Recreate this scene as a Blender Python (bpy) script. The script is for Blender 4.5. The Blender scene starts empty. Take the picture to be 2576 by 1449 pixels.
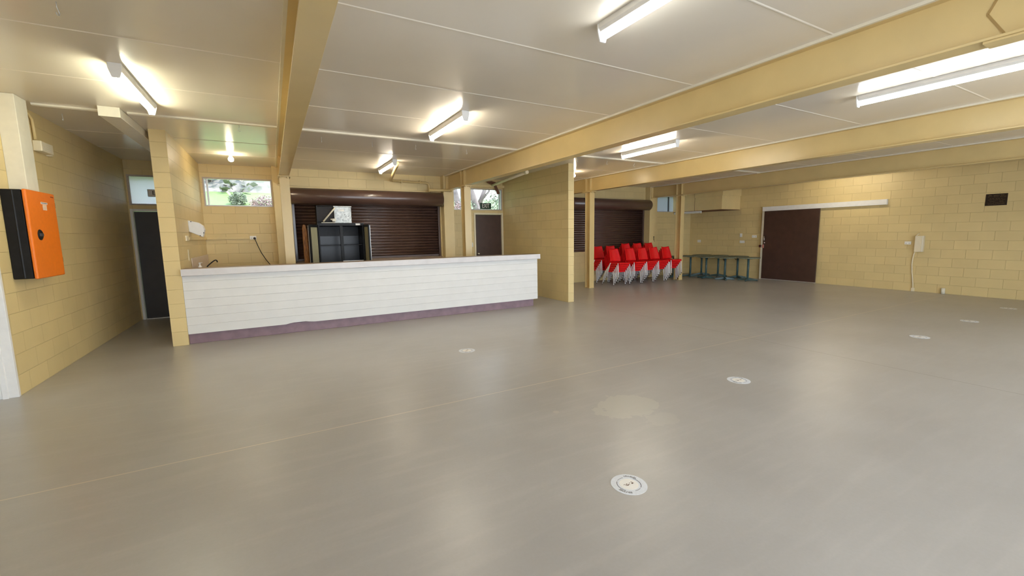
import bpy, bmesh, math, random
from mathutils import Vector, Matrix
random.seed(11)
S = bpy.context.scene
COL = S.collection
PI = math.pi

# ------------------------------------------------------------------ materials
def srgb(r, g, b):
    f = lambda c: (c/255/12.92) if c/255 <= .04045 else ((c/255+.055)/1.055)**2.4
    return (f(r), f(g), f(b), 1)

def nodes_of(name):
    m = bpy.data.materials.new(name)
    m.use_nodes = True
    nt = m.node_tree
    nt.nodes.clear()
    out = nt.nodes.new('ShaderNodeOutputMaterial')
    return m, nt, out

def N(nt, t, **kw):
    n = nt.nodes.new(t)
    for k, v in kw.items():
        if k.startswith('i_'):
            n.inputs[k[2:].replace('_', ' ')].default_value = v
        else:
            setattr(n, k, v)
    return n

def math_n(nt, op, a, b=None, c=None, clamp=False):
    n = nt.nodes.new('ShaderNodeMath')
    n.operation = op
    n.use_clamp = clamp
    for i, v in enumerate((a, b, c)):
        if v is None:
            continue
        if isinstance(v, (int, float)):
            n.inputs[i].default_value = v
        else:
            nt.links.new(v, n.inputs[i])
    return n.outputs[0]

def mixc(nt, fac, a, b, mode='MIX'):
    n = nt.nodes.new('ShaderNodeMix')
    n.data_type = 'RGBA'
    n.blend_type = mode
    for s, v in ((n.inputs[0], fac), (n.inputs[6], a), (n.inputs[7], b)):
        if isinstance(v, (int, float, tuple)):
            s.default_value = v
        else:
            nt.links.new(v, s)
    return n.outputs[2]

def ramp(nt, fac, p0, p1, c0=(0, 0, 0, 1), c1=(1, 1, 1, 1)):
    r = nt.nodes.new('ShaderNodeValToRGB')
    r.color_ramp.elements[0].position = p0
    r.color_ramp.elements[0].color = c0
    r.color_ramp.elements[1].position = p1
    r.color_ramp.elements[1].color = c1
    nt.links.new(fac, r.inputs[0])
    return r.outputs[0]

def plain(name, col, rough=.5, metal=0.0, var=.06, scale=14.0, bump=0.0, bscale=90.0, spec=.5, coat=0.0, aniso=None):
    """painted / plastic / metal surface with a little cloudy variation and grain"""
    m, nt, out = nodes_of(name)
    b = N(nt, 'ShaderNodeBsdfPrincipled')
    b.inputs['Roughness'].default_value = rough
    b.inputs['Metallic'].default_value = metal
    b.inputs['Specular IOR Level'].default_value = spec
    b.inputs['Coat Weight'].default_value = coat
    b.inputs['Coat Roughness'].default_value = .15
    tc = N(nt, 'ShaderNodeTexCoord')
    src = tc.outputs['Object']
    if aniso:
        mp = N(nt, 'ShaderNodeMapping')
        mp.inputs['Scale'].default_value = aniso
        nt.links.new(src, mp.inputs[0])
        src = mp.outputs[0]
    nz = N(nt, 'ShaderNodeTexNoise')
    nz.inputs['Scale'].default_value = scale
    nz.inputs['Detail'].default_value = 4
    nt.links.new(src, nz.inputs['Vector'])
    lo = tuple(c*(1-var) for c in col[:3])+(1,)
    hi = tuple(min(1, c*(1+var)) for c in col[:3])+(1,)
    nt.links.new(ramp(nt, nz.outputs['Fac'], .3, .7, lo, hi), b.inputs['Base Color'])
    if bump:
        n2 = N(nt, 'ShaderNodeTexNoise')
        n2.inputs['Scale'].default_value = bscale
        nt.links.new(src, n2.inputs['Vector'])
        bp = N(nt, 'ShaderNodeBump')
        bp.inputs['Strength'].default_value = bump
        bp.inputs['Distance'].default_value = .002
        nt.links.new(n2.outputs['Fac'], bp.inputs['Height'])
        nt.links.new(bp.outputs[0], b.inputs['Normal'])
    nt.links.new(b.outputs[0], out.inputs[0])
    return m

def emit(name, col, strength):
    m, nt, out = nodes_of(name)
    e = N(nt, 'ShaderNodeEmission')
    e.inputs[0].default_value = col
    e.inputs[1].default_value = strength
    nt.links.new(e.outputs[0], out.inputs[0])
    return m

def glass(name, tint=(1, 1, 1, 1), haze=0.0, wire=False):
    m, nt, out = nodes_of(name)
    tr = N(nt, 'ShaderNodeBsdfTransparent')
    tr.inputs[0].default_value = tint
    gl = N(nt, 'ShaderNodeBsdfGlossy')
    gl.inputs['Roughness'].default_value = .02
    fr = N(nt, 'ShaderNodeFresnel')
    fr.inputs[0].default_value = 1.45
    base = tr.outputs[0]
    if haze:
        tl = N(nt, 'ShaderNodeBsdfTranslucent')
        tl.inputs[0].default_value = (.66, .66, .70, 1)
        mx = N(nt, 'ShaderNodeMixShader')
        mx.inputs[0].default_value = haze
        nt.links.new(base, mx.inputs[1]); nt.links.new(tl.outputs[0], mx.inputs[2])
        base = mx.outputs[0]
    if wire:
        tc = N(nt, 'ShaderNodeTexCoord')
        mp = N(nt, 'ShaderNodeMapping')
        mp.inputs['Rotation'].default_value = (0, .9, 0)
        nt.links.new(tc.outputs['Object'], mp.inputs[0])
        wv = N(nt, 'ShaderNodeTexWave')
        wv.inputs['Scale'].default_value = 16
        wv.inputs['Distortion'].default_value = .4
        nt.links.new(mp.outputs[0], wv.inputs['Vector'])
        dk = N(nt, 'ShaderNodeBsdfDiffuse')
        dk.inputs[0].default_value = (.3, .31, .36, 1)
        mx = N(nt, 'ShaderNodeMixShader')
        nt.links.new(math_n(nt, 'MULTIPLY', ramp(nt, wv.outputs['Fac'], .72, .9), .4), mx.inputs[0])
        nt.links.new(base, mx.inputs[1]); nt.links.new(dk.outputs[0], mx.inputs[2])
        base = mx.outputs[0]
    mx = N(nt, 'ShaderNodeMixShader')
    nt.links.new(fr.outputs[0], mx.inputs[0])
    nt.links.new(base, mx.inputs[1]); nt.links.new(gl.outputs[0], mx.inputs[2])
    nt.links.new(mx.outputs[0], out.inputs[0])
    return m

CREAM = (.71, .56, .275)
def block_wall(name, axis, col=CREAM, off=0.0, rough=.45):
    """painted concrete blockwork, 400 x 200 running bond; axis = horizontal world axis of the wall"""
    m, nt, out = nodes_of(name)
    b = N(nt, 'ShaderNodeBsdfPrincipled')
    b.inputs['Roughness'].default_value = rough
    g = N(nt, 'ShaderNodeNewGeometry')
    sep = N(nt, 'ShaderNodeSeparateXYZ')
    nt.links.new(g.outputs['Position'], sep.inputs[0])
    cmb = N(nt, 'ShaderNodeCombineXYZ')
    h = sep.outputs['X'] if axis == 'X' else sep.outputs['Y']
    nt.links.new(math_n(nt, 'ADD', h, 20.0+off), cmb.inputs[0])
    nt.links.new(math_n(nt, 'ADD', sep.outputs['Z'], 2.0), cmb.inputs[1])
    br = N(nt, 'ShaderNodeTexBrick')
    br.offset = .5
    br.inputs['Scale'].default_value = 1.0
    br.inputs['Brick Width'].default_value = .4
    br.inputs['Row Height'].default_value = .2
    br.inputs['Mortar Size'].default_value = .004
    br.inputs['Mortar Smooth'].default_value = .6
    br.inputs['Bias'].default_value = 0
    br.inputs['Color1'].default_value = tuple(c*.965 for c in col)+(1,)
    br.inputs['Color2'].default_value = tuple(min(1, c*1.03) for c in col)+(1,)
    br.inputs['Mortar'].default_value = tuple(c*.91 for c in col)+(1,)
    nt.links.new(cmb.outputs[0], br.inputs['Vector'])
    nz = N(nt, 'ShaderNodeTexNoise'); nz.inputs['Scale'].default_value = 2.2; nz.inputs['Detail'].default_value = 5
    nt.links.new(g.outputs['Position'], nz.inputs['Vector'])
    colr = mixc(nt, ramp(nt, nz.outputs['Fac'], .35, .75), br.outputs['Color'], (.93, .93, .93, 1), 'MULTIPLY')
    nt.links.new(colr, b.inputs['Base Color'])
    n2 = N(nt, 'ShaderNodeTexNoise'); n2.inputs['Scale'].default_value = 160; n2.inputs['Detail'].default_value = 3
    nt.links.new(g.outputs['Position'], n2.inputs['Vector'])
    hgt = math_n(nt, 'ADD', math_n(nt, 'MULTIPLY', br.outputs['Fac'], -1.0), math_n(nt, 'MULTIPLY', n2.outputs['Fac'], .22))
    bp = N(nt, 'ShaderNodeBump')
    bp.inputs['Strength'].default_value = .75
    bp.inputs['Distance'].default_value = .006
    nt.links.new(hgt, bp.inputs['Height'])
    nt.links.new(bp.outputs[0], b.inputs['Normal'])
    nt.links.new(b.outputs[0], out.inputs[0])
    return m

def floor_mat():
    m, nt, out = nodes_of('painted_concrete_floor')
    b = N(nt, 'ShaderNodeBsdfPrincipled')
    g = N(nt, 'ShaderNodeNewGeometry')
    P = g.outputs['Position']
    sep = N(nt, 'ShaderNodeSeparateXYZ'); nt.links.new(P, sep.inputs[0])
    X, Y = sep.outputs['X'], sep.outputs['Y']
    n1 = N(nt, 'ShaderNodeTexNoise'); n1.inputs['Scale'].default_value = 1.1; n1.inputs['Detail'].default_value = 6; n1.inputs['Roughness'].default_value = .6
    nt.links.new(P, n1.inputs['Vector'])
    mp = N(nt, 'ShaderNodeMapping'); mp.inputs['Scale'].default_value = (1.0, 7.0, 1); mp.inputs['Rotation'].default_value = (0, 0, .12)
    nt.links.new(P, mp.inputs[0])
    n2 = N(nt, 'ShaderNodeTexNoise'); n2.inputs['Scale'].default_value = 1.6; n2.inputs['Detail'].default_value = 7
    nt.links.new(mp.outputs[0], n2.inputs['Vector'])
    n3 = N(nt, 'ShaderNodeTexNoise'); n3.inputs['Scale'].default_value = 55; n3.inputs['Detail'].default_value = 4
    nt.links.new(P, n3.inputs['Vector'])
    base = ramp(nt, n1.outputs['Fac'], .3, .72, (.368, .352, .336, 1), (.425, .412, .398, 1))
    base = mixc(nt, math_n(nt, 'MULTIPLY', ramp(nt, n2.outputs['Fac'], .5, .75), .35), base, (.50, .475, .45, 1))
    base = mixc(nt, math_n(nt, 'MULTIPLY', ramp(nt, n3.outputs['Fac'], .35, .7), .10), base, (.30, .27, .22, 1))
    # worn pale patch and small round repair
    wob = N(nt, 'ShaderNodeTexNoise'); wob.inputs['Scale'].default_value = 9; wob.inputs['Detail'].default_value = 6
    nt.links.new(P, wob.inputs['Vector'])
    def blob(cx, cy, rx, ry, soft, wobble):
        dx = math_n(nt, 'DIVIDE', math_n(nt, 'SUBTRACT', X, cx), rx)
        dy = math_n(nt, 'DIVIDE', math_n(nt, 'SUBTRACT', Y, cy), ry)
        d = math_n(nt, 'SQRT', math_n(nt, 'ADD', math_n(nt, 'MULTIPLY', dx, dx), math_n(nt, 'MULTIPLY', dy, dy)))
        d = math_n(nt, 'ADD', d, math_n(nt, 'MULTIPLY', math_n(nt, 'SUBTRACT', wob.outputs['Fac'], .5), wobble))
        return math_n(nt, 'DIVIDE', math_n(nt, 'SUBTRACT', 1.0, d), soft, clamp=True)
    base = mixc(nt, math_n(nt, 'MULTIPLY', blob(2.58, 2.62, .29, .24, .06, 1.5), .5), base, (.50, .485, .42, 1))
    base = mixc(nt, math_n(nt, 'MULTIPLY', blob(1.985, 2.83, .028, .028, .15, .4), .45), base, (.55, .50, .43, 1))
    base = mixc(nt, math_n(nt, 'MULTIPLY', blob(2.62, 2.28, .16, .10, .1, 1.8), .25), base, (.50, .48, .42, 1))
    # filled control joints (pale) across the hall and a thin dark saw cut along it
    def line(v, at, w, soft=.0015):
        d = math_n(nt, 'ABSOLUTE', math_n(nt, 'SUBTRACT', v, at))
        return math_n(nt, 'DIVIDE', math_n(nt, 'SUBTRACT', w+soft, d), soft, clamp=True)
    pale = math_n(nt, 'MAXIMUM', line(Y, 3.487, .0055), math_n(nt, 'MULTIPLY', line(Y, 7.46, .006), .6))
    base = mixc(nt, math_n(nt, 'MULTIPLY', pale, .75), base, (.62, .545, .44, 1))
    dark = line(X, 5.737, .0035)
    base = mixc(nt, math_n(nt, 'MULTIPLY', dark, .75), base, (.13, .105, .08, 1))
    nt.links.new(base, b.inputs['Base Color'])
    rg = math_n(nt, 'ADD', .282, math_n(nt, 'MULTIPLY', n2.outputs['Fac'], .07))
    nt.links.new(rg, b.inputs['Roughness'])
    b.inputs['Specular IOR Level'].default_value = .5
    hgt = math_n(nt, 'ADD', math_n(nt, 'MULTIPLY', dark, -1.0), math_n(nt, 'ADD', math_n(nt, 'MULTIPLY', n1.outputs['Fac'], .8), math_n(nt, 'MULTIPLY', n3.outputs['Fac'], .12)))
    bp = N(nt, 'ShaderNodeBump'); bp.inputs['Strength'].default_value = .12; bp.inputs['Distance'].default_value = .006
    nt.links.new(hgt, bp.inputs['Height']); nt.links.new(bp.outputs[0], b.inputs['Normal'])
    nt.links.new(b.outputs[0], out.inputs[0])
    return m

def ceiling_mat():
    m, nt, out = nodes_of('gloss_ceiling_paint')
    b = N(nt, 'ShaderNodeBsdfPrincipled')
    g = N(nt, 'ShaderNodeNewGeometry')
    n1 = N(nt, 'ShaderNodeTexNoise'); n1.inputs['Scale'].default_value = .9; n1.inputs['Detail'].default_value = 5
    nt.links.new(g.outputs['Position'], n1.inputs['Vector'])
    nt.links.new(ramp(nt, n1.outputs['Fac'], .3, .7, (.735, .675, .575, 1), (.785, .725, .625, 1)), b.inputs['Base Color'])
    n2 = N(nt, 'ShaderNodeTexNoise'); n2.inputs['Scale'].default_value = 210; n2.inputs['Detail'].default_value = 2
    nt.links.new(g.outputs['Position'], n2.inputs['Vector'])
    bp = N(nt, 'ShaderNodeBump'); bp.inputs['Strength'].default_value = .10; bp.inputs['Distance'].default_value = .0015
    nt.links.new(n2.outputs['Fac'], bp.inputs['Height']); nt.links.new(bp.outputs[0], b.inputs['Normal'])
    b.inputs['Roughness'].default_value = .20
    nt.links.new(b.outputs[0], out.inputs[0])
    return m

def leafy(name, c0, c1, trans=.25):
    m, nt, out = nodes_of(name)
    b = N(nt, 'ShaderNodeBsdfPrincipled')
    b.inputs['Roughness'].default_value = .6
    g = N(nt, 'ShaderNodeNewGeometry')
    nz = N(nt, 'ShaderNodeTexNoise'); nz.inputs['Scale'].default_value = 3.0; nz.inputs['Detail'].default_value = 6
    nt.links.new(g.outputs['Position'], nz.inputs['Vector'])
    nt.links.new(ramp(nt, nz.outputs['Fac'], .35, .68, c0, c1), b.inputs['Base Color'])
    nt.links.new(b.outputs[0], out.inputs[0])
    return m

M = {}
M['wall_x'] = block_wall('cream_blockwork_across', 'X')
M['wall_y'] = block_wall('cream_blockwork_along', 'Y', off=.1)
M['floor'] = floor_mat()
M['ceil'] = ceiling_mat()
M['steel'] = plain('cream_gloss_steel_paint', (.66, .505, .235), .30, var=.04, scale=3, bump=.05)
M['trim'] = plain('off_white_trim_paint', (.74, .69, .56), .4, var=.03)
M['white'] = plain('white_paint', (.80, .79, .77), .4, var=.03, bump=.05)
M['duct'] = plain('pale_cream_duct_paint', (.76, .72, .60), .4, var=.03)
M['creamplain'] = plain('cream_smooth_paint', CREAM, .42, var=.04, scale=4, bump=.08)
M['palecream'] = plain('pale_cream_enamel', (.77, .69, .50), .4, var=.03)
M['brown'] = plain('dark_brown_enamel', (.060, .031, .023), .38, var=.12, scale=6, bump=.05)
M['darkdoor'] = plain('charcoal_brown_door_paint', (.030, .024, .022), .42, var=.12, scale=5, bump=.05)
M['shutter'] = plain('brown_shutter_steel', (.092, .050, .038), .30, metal=.0, var=.10, scale=5, coat=.45)
M['orange'] = plain('orange_enamel', (.80, .185, .012), .38, var=.04, scale=30, bump=.1, bscale=250)
M['black'] = plain('satin_black_enamel', (.010, .010, .011), .42, var=.2, scale=20, bump=.1, bscale=200, spec=.22)
M['blackint'] = plain('dull_black_lining', (.009, .010, .015), .30, var=.2, scale=5, spec=.35)
M['rubber'] = plain('black_rubber', (.02, .018, .016), .6)
M['chrome'] = plain('chrome', (.78, .78, .78), .12, metal=1, var=.02)
M['alu'] = plain('mill_aluminium', (.62, .62, .60), .35, metal=.6, var=.05)
M['leg'] = plain('silver_leg_coating', (.88, .88, .90), .35, metal=.1, var=.02)
M['galv'] = plain('galvanised_sheet', (.40, .41, .39), .42, metal=.55, var=.35, scale=22)
M['bar_white'] = plain('white_weatherboard_paint', (.70, .695, .675), .42, var=.025, scale=5, bump=.08)
M['bar_edge'] = plain('pale_grey_bar_edging', (.63, .61, .62), .38, var=.05, scale=6)
M['bar_top'] = plain('brown_bar_laminate', (.26, .17, .105), .35, var=.12, scale=10)
M['plinth'] = plain('mauve_plinth_paint', (.215, .14, .165), .45, var=.12, scale=9, bump=.1)
M['red'] = plain('red_polypropylene', (.76, .004, .008), .38, spec=.35, var=.05, scale=20, bump=.12, bscale=240)
M['teal'] = plain('teal_powder_coat', (.055, .110, .118), .35, var=.08, scale=20)
M['marble'] = plain('green_marbled_laminate', (.075, .095, .065), .42, var=.5, scale=30, spec=.35)
M['tedge'] = plain('pale_table_edging', (.20, .215, .155), .35, var=.3, scale=40)
M['timber'] = plain('orange_brown_timber', (.40, .17, .035), .45, var=.4, scale=9, aniso=(6, 6, 1))
M['oldwood'] = plain('torn_brown_board', (.16, .062, .03), .7, var=.25, scale=25)
M['exit_green'] = plain('dark_green_sign', (.004, .030, .014), .35, var=.05)
M['sign_white'] = plain('sign_white', (.85, .84, .80), .4, var=.02)
M['sign_black'] = plain('sign_black', (.01, .01, .01), .4, var=.02)
M['plaque'] = plain('dark_bronze_plaque', (.028, .016, .010), .4, metal=.4, var=.3, scale=40)
M['plaque_text'] = plain('worn_brass_lettering', (.20, .135, .07), .4, metal=.4)
M['sticker'] = plain('pale_blue_white_vinyl', (.70, .73, .78), .45, var=.05, scale=60)
M['sticker_c'] = plain('white_vinyl', (.84, .82, .78), .45, var=.03)
M['ink'] = plain('dark_printed_ink', (.05, .045, .055), .5)
M['inkb'] = plain('brown_printed_ink', (.13, .075, .05), .5)
M['glass'] = glass('window_glass', tint=(.92, .93, .92, 1))
M['wired'] = glass('wired_obscure_glass', haze=.85, wire=True)
M['frost'] = glass('obscure_glass', tint=(.95, .97, 1, 1), haze=.3)
M['yglass'] = plain('door_glass_painted_reflection', (.40, .385, .25), .3, var=.08, scale=3)  # opaque; the glass's pale reflection is put into this yellowish colour
M['winframe'] = plain('pinkish_grey_window_paint', (.50, .41, .34), .45, var=.08)
M['winalu'] = plain('anodised_window_frame', (.55, .56, .58), .35, metal=.5, var=.04)
M['winblack'] = plain('black_window_frame', (.02, .02, .025), .4)
M['tube_warm'] = emit('warm_tube_glow', (1.0, .90, .72, 1), 44)
M['tube_soft'] = emit('soft_tube_glow', (1.0, .90, .72, 1), 28)
M['tube_green'] = emit('daylight_tube_glow', (1.0, .97, .72, 1), 36)
M['tube_cool'] = emit('cool_tube_glow', (.96, .98, .95, 1), 12)
M['bulb'] = emit('bulb_glow', (1.0, .84, .60, 1), 75)
M['lawn'] = leafy('sunlit_lawn', (.085, .145, .034, 1), (.105, .16, .045, 1))
M['hill'] = leafy('dry_scrub_slope', (.045, .055, .036, 1), (.185, .16, .148, 1))
M['scrub'] = leafy('scrub_leaves', (.06, .085, .04, 1), (.16, .165, .11, 1))
M['leaf'] = leafy('tree_leaves', (.08, .11, .068, 1), (.24, .26, .18, 1))
M['redleaf'] = leafy('reddish_leaves', (.14, .08, .075, 1), (.31, .21, .195, 1))
M['bark'] = leafy('grey_bark', (.07, .052, .05, 1), (.18, .14, .132, 1))
M['bldwhite'] = plain('white_render', (.85, .85, .85), .7)
M['bldblue'] = plain('pale_blue_cladding', (.42, .55, .68), .6)
M['apron'] = plain('outdoor_concrete', (.52, .505, .485), .8, var=.1)

# ------------------------------------------------------------------ mesh helpers
class MB:
    def __init__(s):
        s.bm = bmesh.new()
    def box(s, x0, x1, y0, y1, z0, z1, mtx=None):
        vs = [s.bm.verts.new(v) for v in ((x0, y0, z0), (x1, y0, z0), (x1, y1, z0), (x0, y1, z0), (x0, y0, z1), (x1, y0, z1), (x1, y1, z1), (x0, y1, z1))]
        for f in ((3, 2, 1, 0), (4, 5, 6, 7), (0, 1, 5, 4), (1, 2, 6, 5), (2, 3, 7, 6), (3, 0, 4, 7)):
            s.bm.faces.new([vs[i] for i in f])
        if mtx is not None:
            bmesh.ops.transform(s.bm, matrix=mtx, verts=vs)
        return s
    def prism(s, pts, axis, a, b, mtx=None):
        """polygon pts (u,v) extruded along axis from a to b. X:(y,z) Y:(x,z) Z:(x,y)"""
        def P(u, v, t):
            return {'X': (t, u, v), 'Y': (u, t, v), 'Z': (u, v, t)}[axis]
        A = [s.bm.verts.new(P(u, v, a)) for u, v in pts]
        B = [s.bm.verts.new(P(u, v, b)) for u, v in pts]
        n = len(pts)
        fs = [s.bm.faces.new(A), s.bm.faces.new(list(reversed(B)))]
        for i in range(n):
            fs.append(s.bm.faces.new((A[i], B[i], B[(i+1) % n], A[(i+1) % n])))
        bmesh.ops.recalc_face_normals(s.bm, faces=fs)
        if mtx is not None:
            bmesh.ops.transform(s.bm, matrix=mtx, verts=A+B)
        return s
    def tube(s, path, r, n=12, caps=True, closed=False):
        path = [Vector(p) for p in path]
        rs = r if isinstance(r, (list, tuple)) else [r]*len(path)
        rings = []
        up = None
        for i, p in enumerate(path):
            d = (path[min(i+1, len(path)-1)]-path[max(i-1, 0)]).normalized()
            if up is None:
                up = Vector((0, 0, 1)) if abs(d.z) < .9 else Vector((1, 0, 0))
            u = d.cross(up).normalized()
            up = u.cross(d).normalized()
            rings.append([s.bm.verts.new(p+(u*math.cos(2*PI*k/n)+up*math.sin(2*PI*k/n))*rs[i]) for k in range(n)])
        fs = []
        for a, b in zip(rings, rings[1:]):
            for k in range(n):
                f = s.bm.faces.new((a[k], a[(k+1) % n], b[(k+1) % n], b[k])); f.smooth = True; fs.append(f)
        if caps:
            fs.append(s.bm.faces.new(rings[0])); fs.append(s.bm.faces.new(rings[-1]))
        bmesh.ops.recalc_face_normals(s.bm, faces=fs)
        return s
    def lathe(s, prof, c=(0, 0, 0), n=32, axis='Z', smooth=True):
        c = Vector(c)
        rings = []
        for r, h in prof:
            ring = []
            for k in range(n):
                a = 2*PI*k/n
                u, v = r*math.cos(a), r*math.sin(a)
                off = {'Z': (u, v, h), 'Y': (u, h, v), 'X': (h, u, v)}[axis]
                ring.append(s.bm.verts.new(c+Vector(off)))
            rings.append(ring)
        fs = []
        for a, b in zip(rings, rings[1:]):
            for k in range(n):
                f = s.bm.faces.new((a[k], a[(k+1) % n], b[(k+1) % n], b[k])); f.smooth = smooth; fs.append(f)
        fs.append(s.bm.faces.new(rings[0])); fs.append(s.bm.faces.new(rings[-1]))
        bmesh.ops.recalc_face_normals(s.bm, faces=fs)
        return s
    def grid(s, fn, nu, nv, thick=None):
        """surface fn(u,v)->point, u,v in 0..1; optional thickness along fn normal"""
        P = [[Vector(fn(i/nu, j/nv)) for j in range(nv+1)] for i in range(nu+1)]
        def sheet(pts, flip):
            V = [[s.bm.verts.new(p) for p in row] for row in pts]
            for i in range(nu):
                for j in range(nv):
                    q = (V[i][j], V[i+1][j], V[i+1][j+1], V[i][j+1])
                    f = s.bm.faces.new(q[::-1] if flip else q); f.smooth = True
            return V
        A = sheet(P, False)
        if thick:
            Q = []
            for i in range(nu+1):
                row = []
                for j in range(nv+1):
                    du = P[min(i+1, nu)][j]-P[max(i-1, 0)][j]
                    dv = P[i][min(j+1, nv)]-P[i][max(j-1, 0)]
                    row.append(P[i][j]-du.cross(dv).normalized()*thick)
                Q.append(row)
            B = sheet(Q, True)
            ring = [(i, 0) for i in range(nu)]+[(nu, j) for j in range(nv)]+[(i, nv) for i in range(nu, 0, -1)]+[(0, j) for j in range(nv, 0, -1)]
            for (a, b), (c, d) in zip(ring, ring[1:]+ring[:1]):
                s.bm.faces.new((A[a][b], B[a][b], B[c][d], A[c][d]))
        return s
    def build(s, name, m, parent=None, bevel=0.0, segs=2, origin=None):
        bmesh.ops.recalc_face_normals(s.bm, faces=s.bm.faces[:])
        me = bpy.data.meshes.new(name)
        if origin is not None:
            bmesh.ops.translate(s.bm, verts=s.bm.verts[:], vec=-Vector(origin))
        s.bm.to_mesh(me); s.bm.free()
        o = bpy.data.objects.new(name, me)
        COL.objects.link(o)
        if origin is not None:
            o.location = origin
        me.materials.append(m)
        if bevel:
            md = o.modifiers.new('bevel', 'BEVEL')
            md.width = bevel; md.segments = segs; md.limit_method = 'ANGLE'; md.angle_limit = math.radians(40)
        if parent is not None:
            o.parent = parent
        return o

def tag(o, label=None, cat=None, group=None, kind=None):
    if label: o['label'] = label
    if cat: o['category'] = cat
    if group: o['group'] = group
    if kind: o['kind'] = kind
    return o

def thing(name, label, cat, loc=(0, 0, 0), rz=0, group=None, kind=None):
    o = bpy.data.objects.new(name, None)
    COL.objects.link(o)
    o.location = loc
    o.rotation_euler = (0, 0, rz)
    o.empty_display_size = .1
    return tag(o, label, cat, group, kind)

def struct(name, mb, m, label, cat, bevel=0.0):
    return tag(mb.build(name, m, None, bevel), label, cat, None, 'structure')

def dup(root, loc, rz, label, group=None):
    r = root.copy(); COL.objects.link(r)
    r.location = loc; r.rotation_euler = (0, 0, rz)
    r['label'] = label
    if group: r['group'] = group
    for ch in list(root.children):
        c = ch.copy(); COL.objects.link(c); c.parent = r
        for g in list(ch.children):
            d = g.copy(); COL.objects.link(d); d.parent = c
    return r

def text(name, body, size, m, parent, loc, rot, extrude=.002, xs=1.0):
    cu = bpy.data.curves.new(name, 'FONT')
    cu.body = body; cu.size = size; cu.extrude = extrude
    cu.align_x = 'CENTER'; cu.align_y = 'CENTER'
    o = bpy.data.objects.new(name, cu)
    COL.objects.link(o)
    me = bpy.data.meshes.new_from_object(o)
    bpy.data.objects.remove(o)
    me.name = name; me.materials.clear(); me.materials.append(m)
    o = bpy.data.objects.new(name, me); COL.objects.link(o)
    o.location = loc; o.rotation_euler = rot; o.scale = (xs, 1, 1)
    if parent: o.parent = parent
    return o

def wall_cells(axis, us, zs, t0, t1, holes):
    """wall slab with rectangular openings; axis = direction of u; t = thickness range"""
    U = sorted(set(us+[h[0] for h in holes]+[h[1] for h in holes]))
    Z = sorted(set(zs+[h[2] for h in holes]+[h[3] for h in holes]))
    def solid(i, j):
        if i < 0 or j < 0 or i >= len(U)-1 or j >= len(Z)-1:
            return False
        cu, cz = (U[i]+U[i+1])/2, (Z[j]+Z[j+1])/2
        return not any(h[0] < cu < h[1] and h[2] < cz < h[3] for h in holes)
    mb = MB()
    P = (lambda u, t, z: (u, t, z)) if axis == 'X' else (lambda u, t, z: (t, u, z))
    cache = {}
    def V(u, t, z):
        k = (round(u, 5), round(t, 5), round(z, 5))
        if k not in cache:
            cache[k] = mb.bm.verts.new(P(u, t, z))
        return cache[k]
    F = lambda *p: mb.bm.faces.new([V(*q) for q in p])
    for i in range(len(U)-1):
        for j in range(len(Z)-1):
            if not solid(i, j):
                continue
            u0, u1, z0, z1 = U[i], U[i+1], Z[j], Z[j+1]
            F((u0, t0, z0), (u1, t0, z0), (u1, t0, z1), (u0, t0, z1))
            F((u0, t1, z0), (u1, t1, z0), (u1, t1, z1), (u0, t1, z1))
            if not solid(i-1, j): F((u0, t0, z0), (u0, t1, z0), (u0, t1, z1), (u0, t0, z1))
            if not solid(i+1, j): F((u1, t0, z0), (u1, t1, z0), (u1, t1, z1), (u1, t0, z1))
            if not solid(i, j-1): F((u0, t0, z0), (u1, t0, z0), (u1, t1, z0), (u0, t1, z0))
            if not solid(i, j+1): F((u0, t0, z1), (u1, t0, z1), (u1, t1, z1), (u0, t1, z1))
    return mb

# ------------------------------------------------------------------ the shell
ZC, YB, XL, XR = 2.96, 10.40, -2.26, 13.20
YR = -1.2
struct('floor', MB().box(-2.5, 13.4, YR-.2, 10.6, -.15, 0), M['floor'], 'grey beige painted concrete floor of the hall', 'floor')
cb = MB().box(-2.5, 13.4, YR-.2, 10.6, ZC, ZC+.12)
ceiling = struct('ceiling', cb, M['ceil'], 'glossy beige sheet ceiling of the hall', 'ceiling')
# sheet joints, as shallow beads between the beams
jb = MB()
BAYS = [(XL, .19), (.37, 3.84), (4.03, 7.47), (7.67, 10.95), (11.15, XR)]
for a, b in BAYS:
    for y in (-.6, .6, 1.81, 3.05, 4.27, 5.45, 7.95, 9.15):
        jb.prism([(y-.012, ZC), (y-.004, ZC-.004), (y+.004, ZC-.004), (y+.012, ZC)], 'X', a, b)
jb.build('sheet_joint', M['ceil'], ceiling)

WIN = [2.145, 2.71]
holes = [(-2.235, -1.40, 0, 2.075), (-2.235, -1.40, WIN[0], 2.70), (-1.10, .09, *WIN), (.43, 3.76, .98, 2.45),
         (4.08, 5.54, 2.145, 2.71), (4.68, 5.545, 0, 2.075), (7.75, 10.93, .93, 2.45), (11.45, 12.95, 2.17, 2.72)]
struct('wall_back', wall_cells('X', [XL-.2, XR+.2], [0, ZC], YB, YB+.2, holes), M['wall_x'], 'cream painted blockwork back wall with shutters and high windows', 'wall')
struct('wall_left', wall_cells('Y', [YR, YB], [0, ZC], XL-.2, XL, [(4.95, 5.87, 0, 2.1)]), M['wall_y'], 'cream painted blockwork wall carrying the orange cabinet', 'wall')
struct('wall_right', MB().box(XR, XR+.2, YR, YB, 0, ZC), M['wall_y'], 'cream painted blockwork wall with the brown sliding door', 'wall')
struct('wall_corridor', MB().box(-1.322, -1.14, 7.46, YB, 0, ZC), M['wall_y'], 'blockwork wall between the bar and the narrow corridor', 'wall')
struct('wall_partition', MB().box(5.56, 5.71, 7.45, YB, 0, ZC), M['wall_y'], 'blockwork partition at the right end of the bar', 'wall')
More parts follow.
